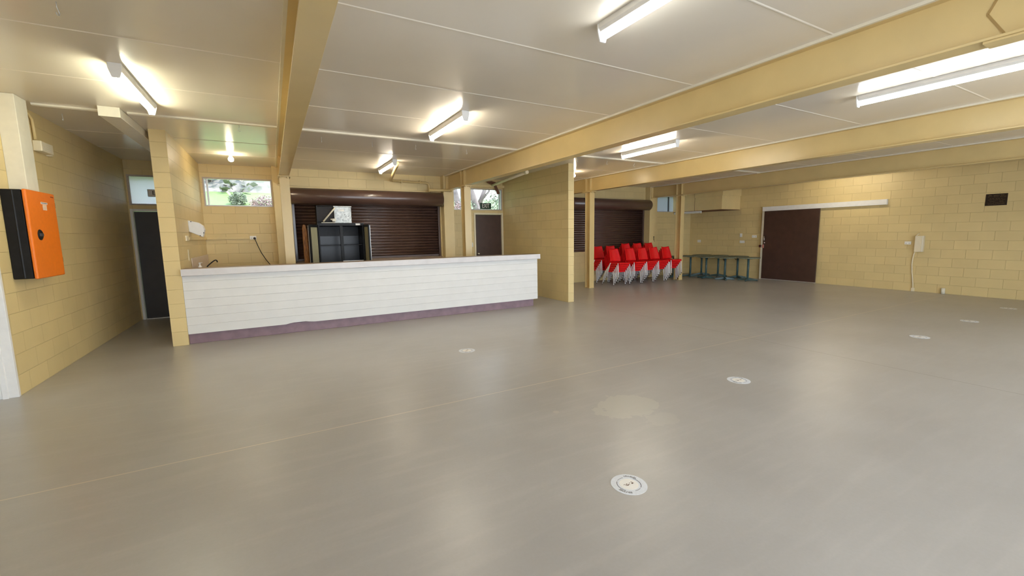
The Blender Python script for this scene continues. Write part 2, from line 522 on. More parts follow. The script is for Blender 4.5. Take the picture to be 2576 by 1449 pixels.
struct('wall_rear', wall_cells('X', [XL-.2, XR+.2], [0, ZC], YR-.2, YR, [(-.9, 10.6, 0, 2.74)]), M['wall_x'], 'cream blockwork wall with the wide open front of the hall', 'wall')
for i, (a, b, lb) in enumerate([(.10, .41, 'cream wall pier between the sink window and the roller shutter'), (3.79, 4.06, 'cream wall pier between the bar shutter and the exit window'),
                                (7.47, 7.75, 'cream wall pier hidden beside the partition'), (10.93, 11.27, 'cream wall pier between the chair shutter and the small window')]):
    tag(MB().box(a, b, 10.19, YB, 0, ZC).build('wall_pier', M['creamplain'], None, .008), lb, 'pier', None, 'structure')
# top lintel band under the ceiling at the back (smooth render)
for a, b in ((-1.145, .10), (.41, 3.79), (4.06, 5.56), (5.71, 7.47), (7.75, 10.93), (11.27, XR)):
    pass
# ceiling cover strip running across the hall
for i, (a, b) in enumerate(BAYS[:4]):
    y = 6.63
    if i == 0:
        segs = [(a+.14, -1.53), (-1.34, b)]
    else:
        segs = [(a, b)]
    for k, (p, q) in enumerate(segs):
        o = MB().prism([(y-.032, ZC), (y-.026, ZC-.018), (y-.008, ZC-.022), (y, ZC-.014), (y+.008, ZC-.022), (y+.026, ZC-.018), (y+.032, ZC)], 'X', p, q).build('trim_%d' % (i*2+k+1), M['trim'])
        tag(o, ['off white ceiling strip between the wall duct and the duct box', 'off white ceiling strip between the duct box and the first beam'][k] if i == 0 else
            ['', 'off white ceiling strip between the first two beams above the bar', 'off white ceiling strip in the bay behind the partition', 'ceiling strip in the bay above the stacked chairs'][i], 'trim', None, 'structure')

# ------------------------------------------------------------------ steel beams and columns
ZB = 2.606
def bolt(mb, x, y, z0, z1, r=.014):
    mb.lathe([(r, z0), (r, z1)], (x, y, 0), 6, smooth=False)
def steel_beam(xc, yf, lb, splice=False):
    root = thing('steel_beam', lb, 'beam', (xc, 4.6, ZB), 0, None, 'structure')
    w = .082
    def add(mb, name, m=M['steel'], bevel=0):
        bmesh.ops.translate(mb.bm, verts=mb.bm.verts[:], vec=(-xc, -4.6, -ZB))
        return mb.build(name, m, root, bevel)
    add(MB().box(xc-w, xc+w, YR, YB-.005, ZB, ZB+.016), 'bottom_flange', bevel=.002)
    add(MB().box(xc-w, xc+w, YR, YB-.005, ZC-.022, ZC-.002), 'top_flange', bevel=.002)
    wm = MB().box(xc-.014, xc+.014, YR, YB-.005, ZB+.016, ZC-.022)
    add(wm, 'web')
    # cover bead where ceiling sheet meets flange
    add(MB().box(xc-w-.024, xc-w, YR, YB-.21, ZC-.022, ZC), 'ceiling_bead', M['trim'])
    add(MB().box(xc+w, xc+w+.024, YR, YB-.21, ZC-.022, ZC), 'ceiling_bead', M['trim'])
    for y in (yf+.008, yf+.192):
        add(MB().box(xc-w, xc+w, y-.007, y+.007, ZB+.016, ZC-.022), 'stiffener')
    add(MB().box(xc-.09, xc+.09, 10.165, 10.19, ZB-.03, ZC-.005), 'end_plate', bevel=.003)
    bm_ = MB()
    for y in (yf-.05, yf+.25):
        for sx in (-.055, .055):
            bolt(bm_, xc+sx, y, ZC-.05, ZC-.022)
            bolt(bm_, xc+sx, y, ZB+.016, ZB+.034)
    add(bm_, 'bolts')
    if splice:
        s1 = MB()
        th = .012
        for p, q in (((1.005, 2.776), (.93, 2.938)), ((1.005, 2.776), (.915, 2.622))):
            dy, dz = q[0]-p[0], q[1]-p[1]
            L = math.hypot(dy, dz); ny, nz = -dz/L*th/2, dy/L*th/2
            s1.prism([(p[0]+ny, p[1]+nz), (q[0]+ny, q[1]+nz), (q[0]-ny, q[1]-nz), (p[0]-ny, p[1]-nz)], 'X', xc-.0175, xc-.0145)
        add(s1, 'weld_seam', plain('seam_shadow_paint', (.36, .235, .08), .5))
        add(MB().prism([(xc-.068, 1.0), (xc+.068, 1.0), (xc+.068, YR), (xc-.068, YR)], 'Z', ZB-.014, ZB), 'splice_plate', bevel=.002)
    return root
def steel_column(xc, yf, lb):
    root = thing('steel_column', lb, 'column', (xc, yf+.1, 0), 0, None, 'structure')
    w = .079
    f = MB().box(-w, w, -.1, -.084, .012, ZB-.02).build('flange', M['steel'], root, .002)
    MB().box(-w, w, .084, .1, .012, ZB-.02).build('flange', M['steel'], root, .002)
    MB().box(-.006, .006, -.084, .084, .012, ZB-.02).build('web', M['steel'], root)
    MB().box(-.10, .10, -.19, .19, ZB-.022, ZB-.002).build('cap_plate', M['steel'], root, .003)
    MB().box(-w-.004, w+.004, -.104, .104, 0, .012).build('base_plate', M['steel'], root)
    for sx in (-.055, .055):
        for sy in (-.15, .15):
            b = MB(); bolt(b, sx, sy, ZB-.048, ZB-.022); b.build('bolt', M['steel'], root)
    return root
BX = [(.28, 8.85, 'cream steel beam nearest the orange cabinet', 'cream steel column between the sink window and the bar shutter'),
      (3.937, 9.05, 'cream steel beam over the right half of the bar, with a welded splice', 'cream steel column behind the bar beside the brown exit door'),
      (7.57, 9.08, 'cream steel beam over the red chair stacks', 'cream steel column between the partition and the red chairs'),
      (11.05, 9.0, 'cream steel beam closest to the wall with the sliding door', 'cream steel column between the red chairs and the tables')]
for i, (x, y, lb, lc) in enumerate(BX):
    steel_beam(x, y, lb, i == 1)
    steel_column(x, y, lc)

# ------------------------------------------------------------------ windows and doors
def window(n, x0, x1, z0, z1, lb, frame, pane, mull=(), fw=.028, y=YB+.05, fm=None):
    root = thing('window_%d' % n, lb, 'window', ((x0+x1)/2, y, z0), 0, None, 'structure')
    cx = (x0+x1)/2
    fr = MB()
    h = z1-z0; w = (x1-x0)/2
    fr.box(-w, w, -.035, .035, 0, fw); fr.box(-w, w, -.035, .035, h-fw, h)
    fr.box(-w, -w+fw, -.035, .035, fw, h-fw); fr.box(w-fw, w, -.035, .035, fw, h-fw)
    fr.build('window_frame', frame, root, .003)
    for mx in mull:
        MB().box(mx-cx-.014, mx-cx+.014, -.03, .03, fw, h-fw).build('mullion', fm or frame, root, .002)
    MB().box(-w+fw, w-fw, .004, .008, fw, h-fw).build('pane', pane, root)
    # painted reveal lining
    rv = MB()
    rv.box(-w, w, -.05, -.036, 0, .012); rv.box(-w, w, -.05, -.036, h-.03, h); rv.box(-w, -w+.02, -.05, -.036, .012, h-.03); rv.box(w-.02, w, -.05, -.036, .012, h-.03)
    rv.build('lining', M['winframe'], root)
    return root
window(1, -2.235, -1.40, WIN[0], 2.70, 'wired glass window above the dark corridor door', M['winframe'], M['wired'])
window(2, -1.10, .09, *WIN, 'high window over the sink looking onto the lawn', M['winalu'], M['glass'], (-1.03,))
window(3, 4.08, 5.54, 2.145, 2.71, 'high window above the brown exit door', M['winalu'], M['glass'], (4.45, 5.47))
window(4, 11.45, 12.95, 2.17, 2.72, 'small sliding window beside the cream range hood', M['winalu'], M['frost'], (12.08,), fm=M['winblack'])

def hinged_door(n, x0, x1, ztop, lb, leafm, knobx, framem, kz=1.0, glass=False):
    root = thing('door_%d' % n, lb, 'door', ((x0+x1)/2, YB, 0), 0, None, 'structure')
    c = (x0+x1)/2; w = (x1-x0)/2; f = .042
    fr = MB()
    fr.box(-w, -w+f, -.03, .10, 0, ztop); fr.box(w-f, w, -.03, .10, 0, ztop); fr.box(-w+f, w-f, -.03, .10, ztop-f, ztop)
    fr.build('door_frame', framem, root, .004)
    MB().box(-w+f+.004, w-f-.004, .02, .06, .012, ztop-f-.004).build('door_leaf', leafm, root, .003)
    k = MB()
    k.lathe([(.028, 0), (.028, -.008), (.010, -.012), (.010, -.04), (.024, -.045), (.030, -.062), (.022, -.078), (.004, -.08)], (knobx-c, .018, kz), 20, 'Y')
    k.build('door_knob', M['chrome'], root)
    return root
hinged_door(2, -2.235, -1.40, 2.075, 'dark brown door at the end of the corridor in a white frame', M['darkdoor'], -1.50, M['white'])
d = bpy.data.objects['door_2']
MB().box(-.37, .37, -.012, .05, 0, .012).build('threshold', M['alu'], d)
hinged_door(3, 4.68, 5.545, 2.075, 'brown exit door behind the bar in a cream frame', M['brown'], 4.79, M['palecream'])

# side doorway on the left wall: white frame, white leaf set back
root = thing('door_1', 'white door frame beyond the near end of the orange cabinet', 'door', (XL, 5.41, 0), 0, None, 'structure')
fr = MB()
fr.box(-.215, .006, .46-.035, .46, 0, 2.1); fr.box(-.215, .006, -.46, -.46+.035, 0, 2.1); fr.box(-.215, .006, -.425, .425, 2.065, 2.1)
fr.build('door_frame', M['white'], root, .003)
MB().box(-.10, -.06, .405, .425, 0, 2.06).build('door_stop', M['white'], root, .002)
MB().box(-.17, -.13, -.42, .42, .01, 2.06).build('door_leaf', M['white'], root, .003)

# sliding door on the right wall
root = thing('door_4', 'wide dark brown sliding door under a long white pelmet', 'door', (13.14, 6.93, 0), 0, None, 'structure')
MB().box(-.045, -.005, -.75, .755, .03, 2.065).build('door_panel', M['brown'], root, .004)
MB().box(-.045, -.005, -.75, .755, .008, .03).build('bottom_rail', M['alu'], root)
MB().box(-.03, .055, .757, .83, 0, 2.06).build('jamb', M['trim'], root, .004)
MB().box(-.018, .055, -2.19, .84, 2.068, 2.20).build('pelmet', M['white'], root, .004)
MB().box(-.068, .055, .805, .86, .98, 1.055).build('lock_keep', plain('oxblood_steel', (.085, .012, .012), .4), root, .003)
MB().box(-.062, -.045, .715, .75, .96, 1.07).build('lock_plate', M['chrome'], root, .003)
h = MB()
h.tube([(-.045, .69, 1.18), (-.095, .69, 1.18), (-.095, .70, 1.30), (-.045, .70, 1.32)], .011, 10)
h.build('door_handle', M['chrome'], root)
MB().lathe([(.018, 0), (.018, -.02), (.006, -.024)], (-.045, .70, 1.12), 14, 'X').build('lock_cylinder', M['chrome'], root)

# ------------------------------------------------------------------ roller shutters
def roller_shutter(x0, x1, zs, lb):
    root = thing('roller_shutter', lb, 'roller shutter', ((x0+x1)/2, YB, zs), 0)
    w = (x1-x0)/2
    zt = 2.40-zs
    # corrugated curtain
    n = int((zt)/.069)
    prof = []
    steps = 6
    for i in range(n*steps+1):
        t = i/steps
        yy = .090-.030*abs(math.sin(PI*(t % 1)))**.8
        prof.append((yy, .05+(zt-.05)*i/(n*steps)))
    mb = MB()
    L = [mb.bm.verts.new((-w+.05, y, z)) for y, z in prof]
    R_ = [mb.bm.verts.new((w-.05, y, z)) for y, z in prof]
    for i in range(len(L)-1):
        f = mb.bm.faces.new((L[i], R_[i], R_[i+1], L[i+1])); f.smooth = True
    L2 = [mb.bm.verts.new((-w+.05, y+.006, z)) for y, z in prof]
    R2 = [mb.bm.verts.new((w-.05, y+.006, z)) for y, z in prof]
    for i in range(len(L)-1):
        f = mb.bm.faces.new((L2[i], L2[i+1], R2[i+1], R2[i])); f.smooth = True
        mb.bm.faces.new((L[i], L[i+1], L2[i+1], L2[i])); mb.bm.faces.new((R_[i], R2[i], R2[i+1], R_[i+1]))
    mb.bm.faces.new((L[0], L2[0], R2[0], R_[0])); mb.bm.faces.new((L[-1], R_[-1], R2[-1], L2[-1]))
    mb.build('curtain', M['shutter'], root)
    MB().box(-w+.05, w-.05, .05, .10, .0, .055).build('bottom_rail', M['shutter'], root, .004)
    for s in (-1, 1):
        a, b = sorted((s*w, s*(w-.05)))
        MB().box(a, b, .02, .12, 0, zt-.05).build('guide_rail', M['shutter'], root, .004)
    r = MB()
    prof = [(.03, -w-.035), (.155, -w-.035), (.168, -w-.022), (.168, w-.022), (.155, w-.008), (.03, w-.008)]
    r.lathe(prof, (0, -.185, 2.375-zs), 40, 'X')
    r.build('drum', M['shutter'], root)
    for s in (-1, 1):
        x = s*w-.02
        MB().box(x-.012 if s < 0 else x+.014, x-.002 if s < 0 else x+.024, -.25, 0, 2.29-zs, 2.46-zs).build('bracket', M['black'], root, .003)
        MB().lathe([(.02, 0), (.02, s*.05)], (s*w-.02, -.185, 2.375-zs), 14, 'X').build('axle', M['black'], root)
    return root
roller_shutter(.43, 3.76, .98, 'brown roller shutter behind the bar and the black fridge')
roller_shutter(7.77, 10.92, .93, 'brown roller shutter behind the red chair stacks')
for x0, x1, z, lb in ((.42, 3.77, .98, 'brown timber sill under the shutter behind the bar'), (7.76, 10.93, .93, 'sill under the shutter behind the red chairs')):
    tag(MB().box(x0, x1, YB-.04, YB+.2, z-.04, z-.001).build('servery_sill', M['bar_top'] if z > .95 else M['creamplain'], None, .004), lb, 'sill')

# ------------------------------------------------------------------ bar
root = thing('bar_counter', 'long white weatherboard bar counter on a mauve plinth', 'counter', (1.8, 7.5, 0))
bz = [.150, .273, .398, .523, .648, .772, .8955, .985]
pan = MB()
X0, X1 = -1.138-1.8, 4.77-1.8
yy = 7.47-7.5
for i in range(7):
    a, b = bz[i], bz[i+1]
    if i == 0:
        # ragged lower edge where the board has been chipped
        ed = [(X0, a), (.10-1.8, a), (.16-1.8, a+.012), (.26-1.8, a+.022), (.36-1.8, a+.020), (.46-1.8, a+.006), (.52-1.8, a), (X1, a)]
        pan.prism(ed+[(X1, b-.005), (X0, b-.005)], 'Y', yy, yy+.022)
    else:
        pan.prism([(yy+.005, a+.0005), (yy, a+.005), (yy, b-.005), (yy+.022, b-.005), (yy+.022, a+.0005)], 'X', X0, X1)
    pan.box(X0, X1, yy+.007, yy+.022, b-.005, b+.0005)
pan.build('cladding', M['bar_white'], root)
MB().box(X1-.022, X1, yy+.022, .36, .15, .985).build('end_panel', M['bar_white'], root, .002)
MB().box(X0, X1-.03, .04, .34, .155, .98).build('carcass', M['bar_white'], root)
MB().box(X0, 4.70-1.8, .012, .38, 0, .155).build('plinth', M['plinth'], root, .003)
MB().box(X1-.0, X1+.006, yy-.004, yy+.004, .15, .985).build('corner_bead', M['white'], root)
root = thing('worktop', 'brown laminate bar top with pale grey front edging', 'worktop', (1.8, 7.6, .985))
MB().box(-1.138-1.8, 4.81-1.8, -.17, .19, .088, .096).build('laminate', M['bar_top'], root)
MB().box(-1.138-1.8, 4.81-1.8, -.17, .19, .001, .088).build('slab', M['bar_edge'], root)
MB().prism([(-.17, .0), (-.17, .097), (-.176, .100), (-.190, .099), (-.194, .092), (-.194, .006), (-.188, 0)], 'X', -1.138-1.8, 4.813-1.8).build('edging', M['bar_edge'], root, .002)

# sink bench behind the bar, against the corridor wall
root = thing('sink_bench', 'low sink bench against the corridor wall behind the bar', 'bench', (-.85, 9.3, 0))
MB().box(-.285, .25, -.9, 1.05, .10, .88).build('cabinet_body', M['palecream'], root, .003)
MB().box(-.285, .29, -.92, 1.06, .88, .92).build('worktop', M['bar_top'], root, .004)
MB().box(-.285, .20, -.88, 1.04, 0, .10).build('toe_kick', M['black'], root)
root = thing('tap', 'chrome swivel tap over the sink bench behind the bar', 'tap', (-1.02, 9.05, .921))
MB().lathe([(.03, 0), (.03, .012), (.02, .02), (.018, .09), (.014, .10)], (0, 0, 0), 20).build('tap_body', M['chrome'], root)
MB().tube([(0, 0, .09), (.02, .03, .12), (.07, .10, .17), (.105, .15, .20), (.125, .175, .205), (.14, .19, .19), (.142, .195, .165)], .010, 12).build('spout', M['black'], root)
for s in (-1, 1):
    t = MB(); t.tube([(0, s*.02, .06), (0, s*.07, .075)], .012, 10); t.lathe([(.022, 0), (.026, .012), (.020, .035), (.006, .038)], (0, s*.08, .06), 12)
    t.build('tap_handle', M['chrome'], root)
tag(MB().box(-1.138, -1.126, 8.42, 10.38, .93, 1.20).build('splashback', plain('pale_pink_tile_board', (.62, .50, .40), .3), None, .003), 'pale splashback board on the wall behind the chrome tap', 'splashback')
root = thing('paper_dispenser', 'white angular dispenser on the corridor wall above the sink', 'dispenser', (-1.145, 8.62, 1.6))
pts = [(0, .20), (.135, .165), (.195, .115), (.212, .05), (.18, -.07), (.005, .02)]
MB().prism(pts, 'Y', -.13, .02).build('dispenser_body', M['white'], root, .012, 3)
for p in ((.045, .178), (.148, -.045), (.198, .0)):
    MB().lathe([(.008, 0), (.008, -.006)], (p[0], -.13, p[1]), 10, 'Y').build('screw', M['ink'], root)
tag(MB().box(-1.145, -1.125, 8.12, 8.32, 1.475, 1.555).build('outlet_box', M['palecream'], None, .004), 'small cream junction box under the white dispenser', 'junction box')
tag(MB().box(-1.145, -1.115, 8.33, YB, 1.487, 1.53).box(-1.115, -.40, YB-.03, YB, 1.49, 1.535).build('cable_trunking', M['creamplain'], None, .003), 'cream cable trunking running along the wall to the socket with a plug', 'trunking')
tag(MB().box(-1.145, -1.135, 8.2, 8.25, 1.17, 1.34).build('wall_switch', M['palecream'], None, .003), 'narrow cream switch plate below the white dispenser', 'switch')
root = thing('soap_bottle', 'small white bottle beside the chrome tap', 'bottle', (-1.06, 8.62, .921))
MB().lathe([(.03, 0), (.032, .01), (.032, .12), (.022, .145), (.012, .15), (.012, .17)], (0, 0, 0), 18).build('bottle_body', M['white'], root)
MB().lathe([(.015, .17), (.015, .195), (.005, .197)], (0, 0, 0), 14).tube([(0, 0, .19), (.035, .02, .19)], .005, 8).build('pump', M['white'], root)

def socket(loc, normal, lb, w=.116, h=.072, kind='socket', holes=2):
    """power point: face plate, rockers and pin slots; local +X along plate, -Y out of the wall"""
    root = thing('wall_socket' if kind == 'socket' else 'light_switch', lb, kind, loc, {'-Y': 0, '-X': -PI/2, '+X': PI/2}[normal])
    MB().box(-w/2, w/2, -.018, 0, -h/2, h/2).build('face_plate', M['sign_white'], root, .004)
    for i in range(holes):
        b = MB()
        x = (i-(holes-1)/2)*w/max(1, holes)
        b.box(x-.008, x+.008, -.023, -.018, h*.12, h*.34) if kind == 'socket' else b.box(x-.01, x+.01, -.024, -.018, -.014, .014)
        b.build('rocker', M['white'], root, .001)
    if kind == 'socket':
        for i in range(holes):
            b = MB()
            x = (i-(holes-1)/2)*w/max(1, holes)
            b.box(x-.009, x-.005, -.0188, -.018, -.014, 0); b.box(x+.005, x+.009, -.0188, -.018, -.014, 0); b.box(x-.002, x+.002, -.0188, -.018, -.026, -.016)
            b.build('pin_slot_pattern', M['ink'], root)
    return root
socket((-.33, YB, 1.515), '-Y', 'white double socket with a black plug on the wall under the window')
root = thing('power_cord', 'black plug and cord hanging from the socket to the bar', 'cord', (-.305, YB-.02, 1.50))
MB().lathe([(.018, 0), (.024, -.012), (.022, -.035), (.010, -.045)], (0, 0, 0), 14, 'Y').build('plug', M['rubber'], root)
MB().tube([(0, -.045, 0), (.01, -.06, -.03), (.05, -.06, -.16), (.10, -.06, -.30), (.17, -.06, -.44), (.25, -.06, -.57), (.30, -.06, -.66)], .007, 8).build('cable', M['rubber'], root)

# ------------------------------------------------------------------ black fridge cabinet and the things around it
root = thing('display_fridge', 'black two-door display fridge standing behind the bar', 'fridge', (1.29, 9.85, 0))
W2 = .46
b = MB()
b.box(-W2, -W2+.04, -.25, .28, .1, 1.79); b.box(W2-.04, W2, -.25, .28, .1, 1.79)
b.box(-W2+.04, W2-.04, -.25, .28, .1, .2); b.box(-W2+.04, W2-.04, -.25, .28, 1.73, 1.79); b.box(-W2+.04, W2-.04, .24, .28, .2, 1.73)
b.build('cabinet_shell', M['black'], root, .004)
MB().box(-.03, .03, -.25, -.20, .2, 1.73).build('centre_mullion', M['black'], root, .003)
MB().box(-W2+.045, W2-.045, .225, .239, .2, 1.52).build('back_lining', M['blackint'], root)
for z in (.55, .9, 1.32):
    MB().box(-W2+.045, W2-.045, -.17, .22, z, z+.012).build('shelf', M['black'], root)
MB().box(-W2+.02, W2-.02, -.24, .24, 0, .1).build('base', M['black'], root)
MB().box(.29, .38, -.253, -.25, 1.742, 1.778).build('maker_badge', M['sign_white'], root, .001)
MB().box(-.005, W2-.05, -.255, -.245, .985, 1.0).build('drip_rail', M['alu'], root)
def fridge_door(hx, ang):
    e = bpy.data.objects.new('fridge_door', None); COL.objects.link(e); e.parent = root
    e.location = (hx, -.262, .2); e.rotation_euler = (0, 0, ang)
    s = 1 if hx < 0 else -1
    fr = MB(); w = .44; t = .03
    def bx(a, b_, z0, z1):
        fr.box(min(s*a, s*b_), max(s*a, s*b_), -t/2, t/2, z0, z1)
    bx(0, .045, 0, 1.55); bx(w-.045, w, 0, 1.55); bx(.045, w-.045, 0, .05); bx(.045, w-.045, 1.50, 1.55)
    fr.build('door_frame', M['black'], e, .003)
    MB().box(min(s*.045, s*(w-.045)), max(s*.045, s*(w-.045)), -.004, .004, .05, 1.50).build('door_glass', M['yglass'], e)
    MB().box(min(s*(w-.012), s*(w+.004)), max(s*(w-.012), s*(w+.004)), -.022, -.015, .02, 1.53).build('handle_strip', M['alu'], e)
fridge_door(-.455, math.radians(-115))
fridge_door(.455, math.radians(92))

root = thing('timber_board', 'orange-brown timber board leaning between the shutter and the black fridge', 'board', (.625, 9.98, 0))
MB().prism([(-.04, 0), (.05, 0), (.045, 1.45), (.03, 1.66), (.01, 1.76), (-.03, 1.77), (-.05, 1.70), (-.055, 1.45)], 'Y', -.02, .02).build('plank', M['timber'], root, .006)
b = MB()
for k in range(22):
    b.box(.030, .052, -.023, -.0195, .95+k*.033, .967+k*.033)
b.build('worn_edge', M['oldwood'], root)

root = thing('cooling_unit', 'galvanised cooling unit with a black grille on top of the fridge', 'cooling unit', (1.12, 9.85, 1.791))
MB().box(.06, .40, -.16, .16, 0, .33).build('casing', M['galv'], root, .004)
MB().box(.05, .41, -.17, .17, .33, .352).build('casing_lid', M['galv'], root, .003)
g = MB()
g.box(-.27, -.255, -.10, .2, .02, .35); g.box(-.27, .06, .18, .2, .02, .35); g.box(-.27, .06, -.10, .2, .01, .02); g.box(-.27, .06, -.10, .2, .35, .36)
for k in range(13):
    z = .04+k*.0235
    g.box(-.258, .055, -.104, -.09, z, z+.009)
g.build('grille', M['black'], root)
g = MB()
for k in range(13):
    z = .0495+k*.0235
    g.box(-.262, .05, -.108, -.104, z, z+.003)
g.build('fin_edges', plain('dusty_fin_edges', (.16, .12, .09), .5), root)
MB().box(.145, .26, -.163, -.16, .24, .285).build('data_plate', M['sign_white'], root)
b = MB()
rnd = random.Random(4)
for k in range(9):
    x = .10+k*.011; z = .10+rnd.uniform(-.004, .004)
    b.box(x, x+.006, -.162, -.16, z, z+rnd.uniform(.006, .014))
for k in range(8):
    x = rnd.uniform(.08, .38); z = rnd.uniform(.05, .22)
    b.lathe([(rnd.uniform(.004, .009), 0), (.002, -.002)], (x, -.16, z), 8, 'Y')
tag(b.build('stencil_lettering', M['ink'], root), kind='stuff')
a = math.atan2(.29, -.22)
MB().tube([(.075, -.19, .31), (-.16, -.19, .03)], .016, 8).build('strap', M['trim'], root)
MB().box(.01, .08, -.22, -.165, .03, .09).box(-.02, .01, -.21, -.18, .065, .088).build('valve', M['trim'], root, .004)
MB().box(-.20, .06, -.23, -.17, .001, .014).build('loose_strip', M['trim'], root)

# ------------------------------------------------------------------ orange and black wall cabinet on the left
root = thing('wall_cabinet', 'orange and black steel cabinet mounted on the blockwork wall', 'cabinet', (XL, 6.40, 1.127))
MB().box(0, .145, -.32, .31, 0, .885).build('cabinet_body', M['black'], root, .010, 3)
MB().box(.02, .14, -.3225, -.3195, .01, .875).prism([(.075, -.3225), (.083, -.326), (.091, -.3225)], 'Z', .01, .875).build('side_pressing', M['black'], root)
dr = MB().box(.150, .182, -.325, .315, -.005, .890).build('cabinet_door', M['orange'], root, .012, 3)
lk = MB().lathe([(.055, 0), (.055, .004), (.045, .010), (.038, .004), (.010, .004)], (.182, -.155, .44), 24, 'X')
lk.build('door_handle', M['black'], dr)
MB().box(.184, .2, -.19, -.12, .425, .455).build('handle_bar', M['ink'], dr, .004)
b = MB().box(.1825, .184, -.04, .11, .762, .782); b.build('warning_label', M['sign_white'], dr)
MB().box(.1825, .184, -.005, .085, .700, .757).build('rating_label', plain('pale_peach_label', (.80, .58, .42), .5), dr)
b = MB()
for k in range(12):
    b.box(.184, .1845, -.032+k*.011, -.024+k*.011, .768, .777)
b.build('label_text', M['ink'], dr)
b = MB()
for k in range(5):
    b.box(.1825, .184, .21+k*.015, .221+k*.015, .845, .858)
b.build('door_marking', plain('burnt_orange_print', (.30, .05, .01), .5), dr)
for z in (.14, .74):
    MB().lathe([(.012, z), (.012, z+.055)], (.166, .322, 0), 10).build('hinge', M['black'], root)
tag(MB().box(XL, -2.125, 6.27, 6.52, 2.014, ZC-.002).build('cable_duct', M['duct'], None, .004), 'tall pale duct rising from the orange cabinet to the ceiling', 'duct')
root = thing('ceiling_duct', 'boxed pale duct along the ceiling above the corridor entrance', 'duct', (-1.45, 8.4, ZC))
MB().box(-.095, .085, -1.97, 1.99, -.105, -.002).build('duct_box', M['duct'], root, .004)
MB().box(-.098, .088, -1.976, -1.97, -.108, -.002).build('duct_end_cap', M['duct'], root)
root = thing('wall_mounted_light', 'small cream emergency light high on the wall beside the pale duct', 'emergency light', (XL, 7.10, 2.57))
MB().box(0, .075, -.17, .13, -.055, .06).build('housing', M['palecream'], root, .008)
MB().box(0, .05, .14, .19, -.065, .055).build('end_block', M['palecream'], root, .006)
b = MB()
for k in range(4):
    b.box(.075, .079, -.14, .06, -.035+k*.022, -.025+k*.022)
b.build('lens_ribs', M['duct'], root)
tag(MB().tube([(XL+.02, 6.72, ZC-.06), (XL+.02, 6.88, ZC-.06), (XL+.02, 6.95, ZC-.10), (XL+.02, 6.96, ZC-.2), (XL+.02, 6.96, 2.64)], .014, 10).build('conduit', M['creamplain']), 'bent cream conduit above the emergency light', 'conduit')

# ------------------------------------------------------------------ lights
def batten(x, y0, y1, tubem, lb):
    L = y1-y0
    root = thing('ceiling_light', lb, 'ceiling light', (x, (y0+y1)/2, ZC), 0, 'fluorescent battens on the ceiling')
    MB().prism([(-.045, 0), (.045, 0), (.045, -.035), (.033, -.058), (-.033, -.058), (-.045, -.035)], 'Y', -L/2+.02, L/2-.02).build('housing', M['white'], root, .002)
    for s in (-1, 1):
        y = s*L/2
        MB().prism([(-.047, 0), (.047, 0), (.047, -.045), (.026, -.118), (-.026, -.118), (-.047, -.045)], 'Y', y-.014 if s > 0 else y, y if s > 0 else y+.014).build('end_cap', M['white'], root, .004)
    MB().lathe([(.008, -L/2+.014), (.0185, -L/2+.02), (.0185, L/2-.02), (.008, L/2-.014)], (0, 0, -.088), 16, 'Y').build('tube', tubem, root)
    return root
batten(-1.03, 4.86, 6.12, M['tube_green'], 'lit fluorescent batten on the ceiling near the orange cabinet')
batten(2.12, 4.86, 6.10, M['tube_warm'], 'lit fluorescent batten on the ceiling in front of the bar')
batten(2.17, 1.27, 2.51, M['tube_cool'], 'lit fluorescent batten cut off at the top of the view')
batten(2.17, 8.42, 9.66, M['tube_soft'], 'lit fluorescent batten over the roller shutter behind the bar')
batten(5.80, 4.86, 6.10, M['tube_warm'], 'lit fluorescent batten in front of the partition wall')
batten(5.85, -.02, 2.46, M['tube_cool'], 'long cool-lit fluorescent batten nearest the spliced beam and the sliding-door wall')
batten(12.15, 4.86, 6.10, M['tube_soft'], 'fluorescent batten behind the last beam above the sliding door')

def bulb(x, y, lb):
    root = thing('bare_bulb', lb, 'light bulb', (x, y, ZC))
    MB().lathe([(.05, 0), (.05, -.008), (.03, -.018), (.024, -.022), (.024, -.045)], (0, 0, 0), 20).build('lamp_holder', M['trim'], root)
    MB().lathe([(.016, -.045), (.020, -.055), (.034, -.07), (.042, -.09), (.042, -.105), (.032, -.125), (.016, -.135), (.004, -.137)], (0, 0, 0), 20).build('globe', M['bulb'], root)
bulb(-.51, 9.0, 'glowing bare bulb on the ceiling over the sink window')
bulb(6.40, 8.36, 'glowing bare bulb on the ceiling just past the partition')

# ------------------------------------------------------------------ pipes, hooks and bits at the back
root = thing('waste_pipe', 'cream waste pipe crossing from the ceiling light to the back wall', 'pipe', (2.55, YB, 2.8))
MB().tube([(-.28, -1.78, .125), (-.27, -1.70, .095), (-.02, -.16, .01), (.0, -.10, 0)], .034, 14).build('pipe_run', M['steel'], root)
MB().tube([(.0, -.10, 0), (.04, -.05, 0), (.85, -.05, -.02), (.91, -.05, -.035), (.935, -.05, -.09), (.94, -.05, -.25)], .030, 14).build('pipe_bend', M['steel'], root)
for x in (.25, .70):
    MB().box(x-.012, x+.012, -.084, -.003, -.045, .03).build('clip', M['steel'], root)
tag(MB().tube([(3.40, 10.12, 2.585), (3.95, 10.10, 2.60)], .032, 14).tube([(3.93, 10.10, 2.60), (3.965, 10.10, 2.60)], .042, 14).build('pipe_stub', M['steel']), 'short capped cream pipe above the end of the shutter drum', 'pipe')
root = thing('drain_pipe', 'long capped cream pipe under the ceiling beside the partition', 'pipe', (5.2, 10.3, 2.80))
MB().tube([(0, .06, -.01), (0, -1.75, .10)], .033, 14).build('pipe_run', M['palecream'], root)
MB().tube([(0, -1.70, .097), (0, -1.78, .102)], .044, 14).build('end_cap', M['palecream'], root)
root = thing('hanging_board', 'torn strip of brown board hanging beside the exit window', 'board', (5.28, 10.28, 2.78))
